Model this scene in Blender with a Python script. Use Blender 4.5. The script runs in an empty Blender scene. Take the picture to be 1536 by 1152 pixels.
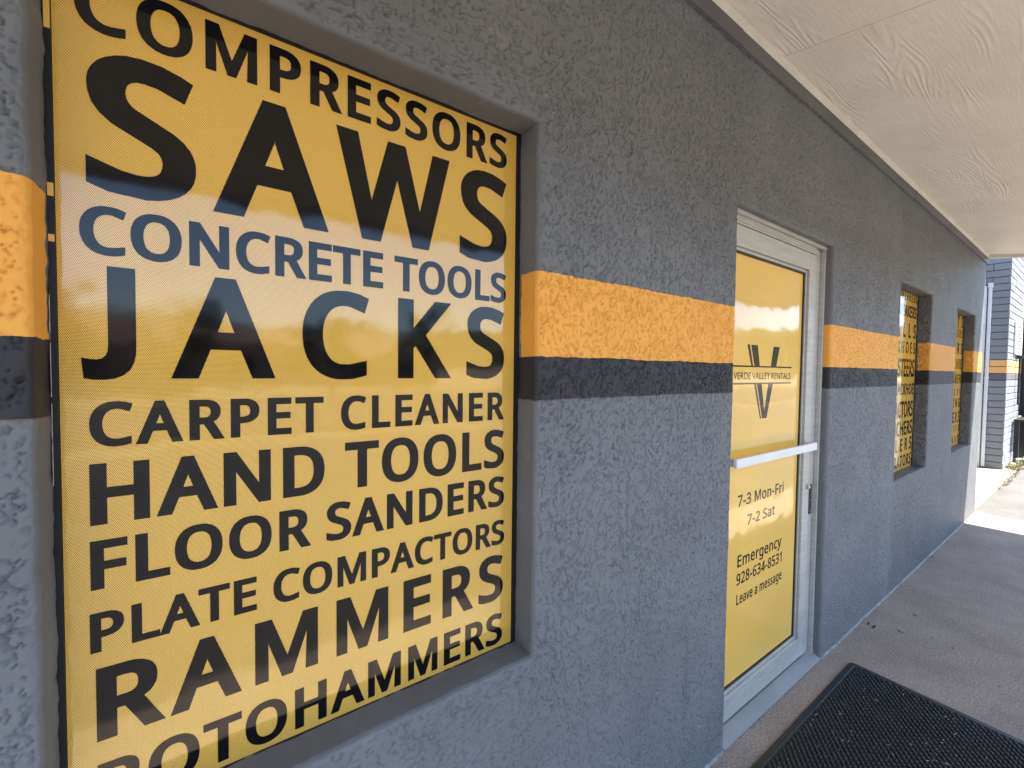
import bpy, bmesh, math, random
import numpy as np
from mathutils import Vector, Matrix, noise
from mathutils.geometry import tessellate_polygon
random.seed(7)
sc = bpy.context.scene
col = sc.collection

# ------------------------------------------------------------------ camera
H = 1.55
cam = bpy.data.cameras.new('camera')
cam.sensor_width = 36.0
cam.lens = 641.03 / 1536 * 36.0
cam.clip_start = 0.02
cam.clip_end = 3000
cam_o = bpy.data.objects.new('camera', cam)
yaw, pitch, roll = 0.95549, -0.03198, 0.01149
F = Vector((math.cos(yaw), math.sin(yaw), 0)); R_ = Vector((math.sin(yaw), -math.cos(yaw), 0)); U = Vector((0, 0, 1))
fwd = F * math.cos(pitch) + U * math.sin(pitch)
upp = -F * math.sin(pitch) + U * math.cos(pitch)
right = R_ * math.cos(roll) + upp * math.sin(roll)
up = -R_ * math.sin(roll) + upp * math.cos(roll)
cam_o.matrix_world = Matrix(((right.x, up.x, -fwd.x, 0), (right.y, up.y, -fwd.y, -0.88),
                             (right.z, up.z, -fwd.z, H), (0, 0, 0, 1)))
col.objects.link(cam_o)
sc.camera = cam_o

# ------------------------------------------------------------------ sky and sun
world = bpy.data.worlds.new('World'); sc.world = world; world.use_nodes = True
wn = world.node_tree; wn.nodes.clear()
sky = wn.nodes.new('ShaderNodeTexSky'); sky.sky_type = 'NISHITA'; sky.sun_disc = False
sun_dir = Vector((0.235, -0.375, 1.0)).normalized()      # towards the sun
sky.sun_elevation = math.asin(sun_dir.z)
sky.sun_rotation = math.atan2(sun_dir.x, sun_dir.y)
sky.altitude = 1000; sky.air_density = 1.0; sky.dust_density = 1.0; sky.ozone_density = 1.0
bg = wn.nodes.new('ShaderNodeBackground'); bg.inputs['Strength'].default_value = 0.11
wo = wn.nodes.new('ShaderNodeOutputWorld')
wn.links.new(sky.outputs[0], bg.inputs[0]); wn.links.new(bg.outputs[0], wo.inputs[0])
sun = bpy.data.lights.new('sun', 'SUN'); sun.energy = 5.0; sun.angle = math.radians(0.53); sun.color = (1.0, 0.955, 0.88)
sun_o = bpy.data.objects.new('sun', sun); sun_o.rotation_euler = sun_dir.to_track_quat('Z', 'Y').to_euler()
sun_o.location = (3, -6, 12); col.objects.link(sun_o)
sc.view_settings.view_transform = 'Standard'; sc.view_settings.look = 'None'
sc.view_settings.exposure = 2.48; sc.view_settings.gamma = 1.0
sc.view_settings.use_curve_mapping = False
sc.cycles.max_bounces = 8; sc.cycles.diffuse_bounces = 5; sc.cycles.glossy_bounces = 4
sc.cycles.sample_clamp_indirect = 6.0
sc.cycles.use_denoising = True

# ------------------------------------------------------------------ helpers
def link(o): col.objects.link(o); return o
def tag(o, label=None, cat=None, group=None, kind=None):
    if label: o['label'] = label
    if cat: o['category'] = cat
    if group: o['group'] = group
    if kind: o['kind'] = kind
    return o
def empty(name, loc=(0, 0, 0), label=None, cat=None, group=None):
    o = bpy.data.objects.new(name, None); o.location = loc; o.empty_display_size = 0.1; link(o)
    return tag(o, label, cat, group)
def mesh_obj(name, me, mat, parent=None, smooth=False):
    o = bpy.data.objects.new(name, me); link(o)
    if mat:
        for m in (mat if isinstance(mat, (list, tuple)) else [mat]): me.materials.append(m)
    if smooth:
        me.polygons.foreach_set('use_smooth', [True] * len(me.polygons))
    if parent:
        o.parent = parent
        bpy_loc = parent
        off = Vector((0, 0, 0))
        while bpy_loc is not None:
            off += bpy_loc.location; bpy_loc = bpy_loc.parent
        o.location = -off          # geometry is written in world coordinates
    return o
class MB:
    """collects shapes for one mesh"""
    def __init__(self): self.v = []; self.f = []
    def poly(self, pts, faces):
        b = len(self.v); self.v += [tuple(p) for p in pts]; self.f += [tuple(b + i for i in f) for f in faces]; return self
    def box(self, x0, x1, y0, y1, z0, z1, bev=0.0):
        if x0 > x1: x0, x1 = x1, x0
        if y0 > y1: y0, y1 = y1, y0
        if z0 > z1: z0, z1 = z1, z0
        if bev <= 0:
            p = [(x, y, z) for z in (z0, z1) for y in (y0, y1) for x in (x0, x1)]
            return self.poly(p, [(0, 2, 3, 1), (4, 5, 7, 6), (0, 1, 5, 4), (2, 6, 7, 3), (0, 4, 6, 2), (1, 3, 7, 5)])
        bm = bmesh.new()
        bmesh.ops.create_cube(bm, size=1)
        for v in bm.verts:
            v.co = Vector((x0 + (v.co.x + .5) * (x1 - x0), y0 + (v.co.y + .5) * (y1 - y0), z0 + (v.co.z + .5) * (z1 - z0)))
        bmesh.ops.bevel(bm, geom=list(bm.edges), offset=bev, segments=2, affect='EDGES', profile=.5)
        bm.verts.index_update()
        self.poly([v.co[:] for v in bm.verts], [[v.index for v in f.verts] for f in bm.faces]); bm.free(); return self
    def tube(self, a, b, r0, r1=None, n=10, cap=True):
        a = Vector(a); b = Vector(b); r1 = r0 if r1 is None else r1
        d = (b - a).normalized(); e = d.orthogonal().normalized(); g = d.cross(e)
        p = []
        for c, r in ((a, r0), (b, r1)):
            for i in range(n):
                t = 2 * math.pi * i / n; p.append(c + e * (r * math.cos(t)) + g * (r * math.sin(t)))
        f = [(i, (i + 1) % n, n + (i + 1) % n, n + i) for i in range(n)]
        if cap: f += [tuple(range(n - 1, -1, -1)), tuple(range(n, 2 * n))]
        return self.poly(p, f)
    def build(self, name, mat, parent=None, smooth=False):
        me = bpy.data.meshes.new(name); me.from_pydata(self.v, [], self.f); me.update()
        return mesh_obj(name, me, mat, parent, smooth)

class NT:
    """small node-graph helper"""
    def __init__(self, name):
        self.m = bpy.data.materials.new(name); self.m.use_nodes = True
        self.t = self.m.node_tree; self.b = self.t.nodes['Principled BSDF']
        self.pos = self.n('ShaderNodeNewGeometry').outputs['Position']
        s = self.n('ShaderNodeSeparateXYZ'); self.l(self.pos, s.inputs[0]); self.x, self.y, self.z = s.outputs
    def n(self, t, **k):
        n = self.t.nodes.new(t)
        for a, v in k.items(): setattr(n, a, v)
        return n
    def l(self, a, b): self.t.links.new(a, b)
    def put(self, inp, v):
        if isinstance(v, bpy.types.NodeSocket): self.l(v, inp)
        elif v is not None: inp.default_value = v
    def math(self, op, a, b=None, c=None, clamp=False):
        n = self.n('ShaderNodeMath', operation=op, use_clamp=clamp)
        self.put(n.inputs[0], a); self.put(n.inputs[1], b); self.put(n.inputs[2], c); return n.outputs[0]
    def noise(self, scale, detail=3, rough=.5, dist=0.0, vec=None, out='Fac'):
        n = self.n('ShaderNodeTexNoise'); n.inputs['Scale'].default_value = scale; n.inputs['Detail'].default_value = detail
        n.inputs['Roughness'].default_value = rough; n.inputs['Distortion'].default_value = dist
        self.l(vec if vec is not None else self.pos, n.inputs['Vector']); return n.outputs[out]
    def vor(self, scale, feature='F1', vec=None, out='Distance', rnd=1.0):
        n = self.n('ShaderNodeTexVoronoi', feature=feature); n.inputs['Scale'].default_value = scale
        n.inputs['Randomness'].default_value = rnd
        self.l(vec if vec is not None else self.pos, n.inputs['Vector']); return n.outputs[out]
    def map(self, scale=(1, 1, 1), vec=None, rot=(0, 0, 0), loc=(0, 0, 0)):
        n = self.n('ShaderNodeMapping'); n.inputs['Scale'].default_value = scale; n.inputs['Rotation'].default_value = rot
        n.inputs['Location'].default_value = loc
        self.l(vec if vec is not None else self.pos, n.inputs['Vector']); return n.outputs[0]
    def ramp(self, v, a, b, lo=0.0, hi=1.0, smooth=True):
        n = self.n('ShaderNodeMapRange', interpolation_type='SMOOTHSTEP' if smooth else 'LINEAR')
        self.put(n.inputs['Value'], v)
        for k, q in (('From Min', a), ('From Max', b), ('To Min', lo), ('To Max', hi)): n.inputs[k].default_value = q
        return n.outputs[0]
    def mix(self, f, a, b, mode='MIX'):
        n = self.n('ShaderNodeMix', data_type='RGBA', blend_type=mode)
        self.put(n.inputs[0], f)
        for i, v in ((6, a), (7, b)):
            if isinstance(v, (tuple, list)): v = (*v[:3], 1.0)
            self.put(n.inputs[i], v)
        return n.outputs[2]
    def bump(self, h, strength=1.0, dist=.001, prev=None):
        n = self.n('ShaderNodeBump'); n.inputs['Strength'].default_value = strength; n.inputs['Distance'].default_value = dist
        self.l(h, n.inputs['Height'])
        if prev is not None: self.l(prev, n.inputs['Normal'])
        return n.outputs[0]
    def done(self, color=None, rough=.6, normal=None, spec=.5, metal=0.0, coat=0.0):
        b = self.b
        if isinstance(color, (tuple, list)): color = (*color[:3], 1.0)
        self.put(b.inputs['Base Color'], color); self.put(b.inputs['Roughness'], rough)
        if normal is not None: self.l(normal, b.inputs['Normal'])
        b.inputs['Specular IOR Level'].default_value = spec; b.inputs['Metallic'].default_value = metal
        b.inputs['Coat Weight'].default_value = coat; b.inputs['Coat Roughness'].default_value = .03
        return self.m

def painted(name, color, rough=.55, grain=0.0, gs=200, vary=.12, vs=4, spec=.4, metal=0.0):
    g = NT(name)
    n1 = g.noise(vs, 4, .6)
    c = g.mix(g.ramp(n1, .3, .7), tuple(q * (1 - vary) for q in color), tuple(min(1, q * (1 + vary)) for q in color))
    nrm = g.bump(g.noise(gs, 3), .6, grain) if grain else None
    return g.done(c, rough, nrm, spec, metal)

# ------------------------------------------------------------------ materials
STR_TOP, STR_MID, STR_BOT = 1.812, 1.588, 1.473
GREY, ORANGE, BLACKP = (.145, .150, .158), (.80, .36, .055), (.022, .022, .025)
def stripe_color(g, wob=.004, inner=None):
    """grey paint with an orange and a black band, brushed edges"""
    w = g.math('ADD', g.math('MULTIPLY', g.math('SUBTRACT', g.noise(35, 3), .5), wob * 2), g.math('MULTIPLY', g.math('SUBTRACT', g.noise(3.5, 2), .5), wob * 2.2))
    zz = g.math('ADD', g.z, w)
    var = g.noise(2.2, 4, .6)
    grey = g.mix(g.ramp(var, .3, .7), tuple(q * .90 for q in GREY), tuple(q * 1.08 for q in GREY))
    blot = g.noise(14, 5, .7)
    grey = g.mix(g.ramp(blot, .62, .74, 0, .30), grey, (.19, .20, .215))
    drip = g.math('MULTIPLY', g.ramp(g.noise(1.0, 4, .6, vec=g.map((16, 1, .9))), .56, .72), g.ramp(g.noise(1.3, 2), .45, .65))
    grey = g.mix(g.math('MULTIPLY', drip, .35), grey, (.085, .085, .083))
    splash = g.math('MULTIPLY', g.ramp(g.math('ADD', g.z, g.math('MULTIPLY', g.noise(6, 5, .7), .35)), .16, .42, 1, 0), g.ramp(g.noise(26, 5, .75), .42, .62))
    grey = g.mix(g.math('MULTIPLY', splash, .45), grey, (.16, .135, .11))
    scuff = g.math('MULTIPLY', g.ramp(g.noise(11, 5, .75, 1.2), .60, .68), g.ramp(g.noise(.9, 2, .5), .50, .60))
    grey = g.mix(g.math('MULTIPLY', scuff, .45), grey, (.27, .275, .28))
    orange = g.mix(g.ramp(g.noise(9, 4, .6), .3, .7), (.79, .355, .052), (.82, .375, .060))
    is_o = g.math('MULTIPLY', g.math('GREATER_THAN', zz, STR_MID), g.math('LESS_THAN', zz, STR_TOP))
    is_b = g.math('MULTIPLY', g.math('GREATER_THAN', zz, STR_BOT), g.math('LESS_THAN', zz, STR_MID + .0005))
    if inner is not None:
        lim = g.math('LESS_THAN', g.math('ADD', g.y, g.math('MULTIPLY', g.math('SUBTRACT', g.noise(40, 3), .5), .02)), inner)
        is_o = g.math('MULTIPLY', is_o, lim)
    red = g.math('MULTIPLY', g.math('GREATER_THAN', zz, STR_BOT - .003), g.math('LESS_THAN', zz, STR_BOT))
    c = g.mix(is_o, grey, orange)
    c = g.mix(is_b, c, BLACKP)
    c = g.mix(g.math('MULTIPLY', red, .6), c, (.16, .07, .06))
    return c
def make_stucco():
    g = NT('stucco')
    wv = g.n('ShaderNodeVectorMath', operation='SCALE'); wv.inputs['Scale'].default_value = .010
    sub = g.n('ShaderNodeVectorMath', operation='SUBTRACT'); g.l(g.noise(55, 2, .5, out='Color'), sub.inputs[0]); sub.inputs[1].default_value = (.5, .5, .5)
    g.l(sub.outputs[0], wv.inputs[0])
    add = g.n('ShaderNodeVectorMath', operation='ADD'); g.l(g.pos, add.inputs[0]); g.l(wv.outputs[0], add.inputs[1])
    pv = g.map((1, 1, .8), add.outputs[0])
    def crease(scale, lo, w, mscale, m0, off):
        v = g.map((1, 1, .72), add.outputs[0], loc=(off, off * .7, off * .3))
        a = g.math('ABSOLUTE', g.math('SUBTRACT', g.noise(scale, 1.5, .5, vec=v), .5))
        msk = g.ramp(g.noise(mscale, 1, .5, vec=g.map((1, 1, 1), loc=(off, 1, off))), m0, m0 + .05)
        return g.math('MULTIPLY', g.ramp(a, lo, w, 1, 0), msk)
    pv = g.map((1, 1, .75), add.outputs[0])
    n1 = g.noise(120, 1.5, .5, .4, vec=pv)
    pit = g.math('MULTIPLY', g.ramp(n1, .33, .40, 1, 0), g.ramp(g.noise(17, 2), .42, .52))
    c1 = crease(46, .006, .045, 34, .49, 0.0)
    c2 = crease(88, .008, .060, 60, .50, 3.3)
    c3 = crease(13, .001, .011, 7, .52, 6.1)
    plate = g.ramp(g.noise(30, 2, .5, .3, vec=pv), .40, .60)
    h = g.math('MULTIPLY', plate, .55)
    h = g.math('SUBTRACT', h, g.math('MULTIPLY', c1, 4.6))
    h = g.math('SUBTRACT', h, g.math('MULTIPLY', c2, 3.4))
    h = g.math('SUBTRACT', h, g.math('MULTIPLY', pit, 3.2))
    h = g.math('SUBTRACT', h, g.math('MULTIPLY', c3, 3.4))
    h = g.math('ADD', h, g.math('MULTIPLY', g.noise(480, 2), .14))
    far = g.ramp(g.x, 3.80, 4.0, 0, 1)                 # near the relief is real geometry, beyond the door it is this bump
    fineh = g.math('ADD', g.math('MULTIPLY', g.noise(300, 3, .6), .28), g.math('MULTIPLY', g.noise(60, 2), .35))
    nrm = g.bump(g.math('ADD', g.math('MULTIPLY', g.math('MULTIPLY', h, far), 1.9), fineh), 1.0, .001)
    nrm = g.bump(g.noise(3.2, 3, .5), .5, .012, nrm)
    c = stripe_color(g, .004, .074)
    # small paint nicks
    nick = g.math('MULTIPLY', g.ramp(g.vor(19), .0, .035, 1, 0), g.math('GREATER_THAN', g.noise(6), .56))
    c = g.mix(nick, c, (.45, .44, .42))
    return g.done(c, .62, nrm, .42)
M = {}
M['stucco'] = make_stucco()
def make_film(perf=True, col=(.885, .523, .090)):
    g = NT('perforated_film' if perf else 'door_film')
    c = g.mix(g.ramp(g.noise(1.7, 3), .3, .7), tuple(q * .95 for q in col), tuple(q * 1.03 for q in col))
    c = g.mix(g.ramp(g.noise(60, 5, .7), .66, .74, 0, .12), c, (.5, .38, .2))
    smear = g.ramp(g.noise(5, 5, .65, .6, vec=g.map((1, 1, .5))), .52, .68, .06, .17)
    wave = g.bump(g.noise(5.5, 2, .4), .35, .006)
    wave = g.bump(g.noise(240, 1, .4), .05, .0004, wave)
    if perf: c = holes(g, c)
    return g.done(c, smear, wave, .75)
def holes(g, c, dark=(.012, .009, .006)):
    px, pz = .0025, .00217
    v = g.math('DIVIDE', g.z, pz); row = g.math('FLOOR', v)
    u = g.math('ADD', g.math('DIVIDE', g.x, px), g.math('MULTIPLY', g.math('MODULO', row, 2.0), .5))
    fu = g.math('MULTIPLY', g.math('SUBTRACT', g.math('FRACT', u), .5), px)
    fv = g.math('MULTIPLY', g.math('SUBTRACT', g.math('FRACT', v), .5), pz)
    d2 = g.math('ADD', g.math('MULTIPLY', fu, fu), g.math('MULTIPLY', fv, fv))
    return g.mix(g.math('LESS_THAN', d2, .00070 ** 2), c, dark)
M['film'] = make_film(True)
M['door_film'] = make_film(False, (.80, .49, .100))
def make_ink(perf=True, base=(.004, .0035, .0035)):
    g = NT('black_ink' if perf else 'door_ink')
    wave = g.bump(g.noise(5.5, 2, .4), .35, .006)
    c = holes(g, base, (.003, .003, .004)) if perf else base
    return g.done(c, .07, wave, .36)
M['ink'] = make_ink(True); M['door_ink'] = make_ink(False, (.010, .009, .009))
M['gasket'] = painted('black_gasket', (.008, .008, .009), .45, 0, spec=.4)
def make_alu():
    g = NT('weathered_aluminium')
    st = g.noise(6, 4, .6, vec=g.map((1, 1, 9)))
    c = g.mix(g.ramp(st, .3, .72), (.43, .42, .395), (.51, .50, .47))
    c = g.mix(g.ramp(g.noise(30, 5, .75), .60, .74, 0, .25), c, (.30, .27, .23))
    nrm = g.bump(g.noise(300, 3, .6, vec=g.map((1, 1, .15))), .35, .0004)
    return g.done(c, g.ramp(g.noise(12, 4), .3, .7, .38, .6), nrm, .5, .35)
M['alu'] = make_alu()
M['white_metal'] = painted('white_painted_metal', (.74, .74, .73), .4, .0003, 150, .05)
M['glass_dark'] = NT('window_glass').done((.02, .022, .024), .02, None, .5)
M['steel'] = painted('brushed_steel', (.6, .6, .58), .3, 0, metal=1.0)
M['dark_metal'] = painted('dark_metal', (.022, .020, .020), .45, .0003)
M['band'] = painted('grey_trim_paint', (.105, .105, .110), .55, .0012, 60, .12, 3)
M['trim'] = painted('cream_trim_paint', (.58, .56, .47), .5, .0008, 80, .08, 5)
M['threshold'] = painted('worn_threshold', (.27, .27, .27), .5, .0006, 120, .07, 5, metal=.2)
M['bead'] = painted('dirty_caulk', (.22, .215, .21), .7, .003, 60, .3, 20)
M['chip'] = painted('bare_chipped_paint', (.62, .56, .50), .7, .001, 90, .1, 30)
def make_soffit():
    g = NT('embossed_soffit')
    oi = g.n('ShaderNodeObjectInfo'); off = g.n('ShaderNodeVectorMath', operation='ADD'); g.l(g.pos, off.inputs[0])
    cmb = g.n('ShaderNodeCombineXYZ'); g.l(g.math('MULTIPLY', oi.outputs['Random'], 37.0), cmb.inputs[0]); g.l(g.math('MULTIPLY', oi.outputs['Random'], 91.0), cmb.inputs[1])
    g.l(cmb.outputs[0], off.inputs[1]); po = off.outputs[0]
    fld = g.noise(1.0, 2.6, .42, .22, vec=g.map((.42, 3.6, 1), po))
    ph = g.math('MULTIPLY', fld, 330.0)
    wv = g.math('POWER', g.math('ADD', g.math('MULTIPLY', g.math('SINE', ph), .5), .5), 1.6)
    amp = g.ramp(g.noise(1.0, 2, .5, vec=g.map((.7, 3.4, 1), po, loc=(3, 1, 0))), .47, .60, .05, .9)
    rings = g.math('MULTIPLY', wv, amp)
    fine = g.noise(95, 4, .65, vec=g.map((.16, 1, 1), po))
    h = g.math('ADD', rings, g.math('MULTIPLY', fine, 1.1))
    nrm = g.bump(h, 1.0, .0015)
    nrm = g.bump(g.noise(3, 2), .3, .01, nrm)
    c = g.mix(g.ramp(g.noise(2.5, 5, .65), .3, .7), (.81, .765, .65), (.87, .83, .725))
    return g.done(c, .6, nrm, .35)
M['soffit'] = make_soffit()
def make_concrete():
    g = NT('old_concrete')
    c = g.mix(g.ramp(g.noise(3.0, 6, .65), .28, .72), (.325, .26, .205), (.435, .36, .29))
    c = g.mix(g.ramp(g.noise(110, 4, .75), .38, .64), g.mix(1.0, c, (.56, .55, .54), 'MULTIPLY'), c)
    c = g.mix(g.ramp(g.noise(1.1, 5, .6, .8), .58, .72, 0, .4), c, (.19, .165, .15))
    spk = g.math('MULTIPLY', g.ramp(g.vor(55), .0, .10, 1, 0), g.math('GREATER_THAN', g.noise(9), .60))
    c = g.mix(g.math('MULTIPLY', spk, .8), c, (.05, .045, .04))
    wsp = g.math('MULTIPLY', g.ramp(g.vor(31), .0, .05, 1, 0), g.math('GREATER_THAN', g.noise(5, 2), .60))
    c = g.mix(g.math('MULTIPLY', wsp, .7), c, (.5, .47, .43))
    h = g.math('ADD', g.noise(160, 4, .65), g.math('MULTIPLY', g.noise(18, 3), .6))
    return g.done(c, .8, g.bump(h, .8, .0018), .3)
M['concrete'] = make_concrete()
def make_pad():
    g = NT('pale_concrete')
    c = g.mix(g.ramp(g.noise(2.0, 6, .65), .3, .7), (.17, .15, .105), (.23, .205, .145))
    c = g.mix(g.ramp(g.noise(90, 4, .7), .4, .65, .3, 0), c, (.3, .27, .2))
    return g.done(c, .85, g.bump(g.noise(130, 4, .6), .7, .002), .3)
M['pad'] = make_pad()
def make_asphalt():
    g = NT('worn_asphalt')
    c = g.mix(g.ramp(g.noise(1.2, 6, .65), .3, .7), (.085, .080, .074), (.125, .117, .107))
    ag = g.vor(140, out='Color')
    c = g.mix(.35, c, g.mix(1.0, c, ag, 'MULTIPLY'))
    c = g.mix(g.ramp(g.noise(150, 3, .7), .58, .7, 0, .6), c, (.26, .25, .24))
    return g.done(c, .85, g.bump(g.noise(120, 4, .7), 1.0, .004), .3)
M['asphalt'] = make_asphalt()
def make_dirt():
    g = NT('dry_earth')
    c = g.mix(g.ramp(g.noise(.4, 6, .65), .3, .7), (.24, .19, .14), (.33, .27, .20))
    return g.done(c, .95, g.bump(g.noise(20, 4, .7), .8, .02), .2)
M['dirt'] = make_dirt()
M['mortar'] = painted('painted_mortar', (.06, .06, .065), .8, .002, 90)
def make_brick():
    g = NT('painted_block')
    c = g.mix(.25, stripe_color(g, .001), (.40, .40, .42), 'SCREEN')
    return g.done(c, .6, g.bump(g.noise(70, 4, .6, vec=g.map((1, 1, 2.2))), .9, .004), .4)
M['brick'] = make_brick()
M['rubber'] = painted('black_rubber', (.012, .0125, .014), .42, .0007, 260, .2, 8, spec=.5)
M['fascia'] = painted('cream_fascia_paint', (.70, .66, .56), .5, .0006, 60, .08, 3)
M['roof'] = painted('roof_membrane', (.34, .33, .31), .8, .003, 20)
M['sign_face'] = painted('cream_sign_face', (.78, .75, .66), .35, 0, vary=.03)
M['sign_print'] = painted('faded_brown_print', (.13, .11, .08), .5, 0, vary=.1)
M['leaf'] = painted('green_leaf', (.10, .155, .035), .55, 0, vary=.35, vs=20)
M['weed'] = painted('dry_weed', (.21, .18, .085), .6, 0, vary=.4, vs=14)
M['tree_leaf'] = painted('tree_leaf', (.055, .085, .028), .6, 0, vary=.4, vs=1.2)
M['bark'] = painted('bark', (.12, .09, .065), .85, .01, 12)
M['debris'] = painted('dry_leaf_bits', (.035, .026, .018), .8, 0, vary=.4, vs=60)
M['straw'] = painted('straw', (.55, .50, .38), .7, 0, vary=.2, vs=60)
def make_hill():
    g = NT('dry_scrub_hillside')
    c = g.mix(g.ramp(g.noise(.05, 6, .7), .40, .62), (.20, .16, .11), (.075, .085, .045))
    c = g.mix(g.ramp(g.noise(.35, 5, .8), .48, .60), c, (.045, .055, .03))
    return g.done(c, .9, g.bump(g.noise(.2, 5, .7), 1.0, 3.0), .1)
M['hill'] = make_hill()
M['far_wall'] = painted('tan_render', (.36, .30, .23), .8, .003, 30)
M['far_roof'] = painted('red_brown_roof', (.16, .09, .07), .8, .004, 10)
M['red'] = painted('dull_red_paint', (.16, .025, .03), .5, 0)

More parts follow.
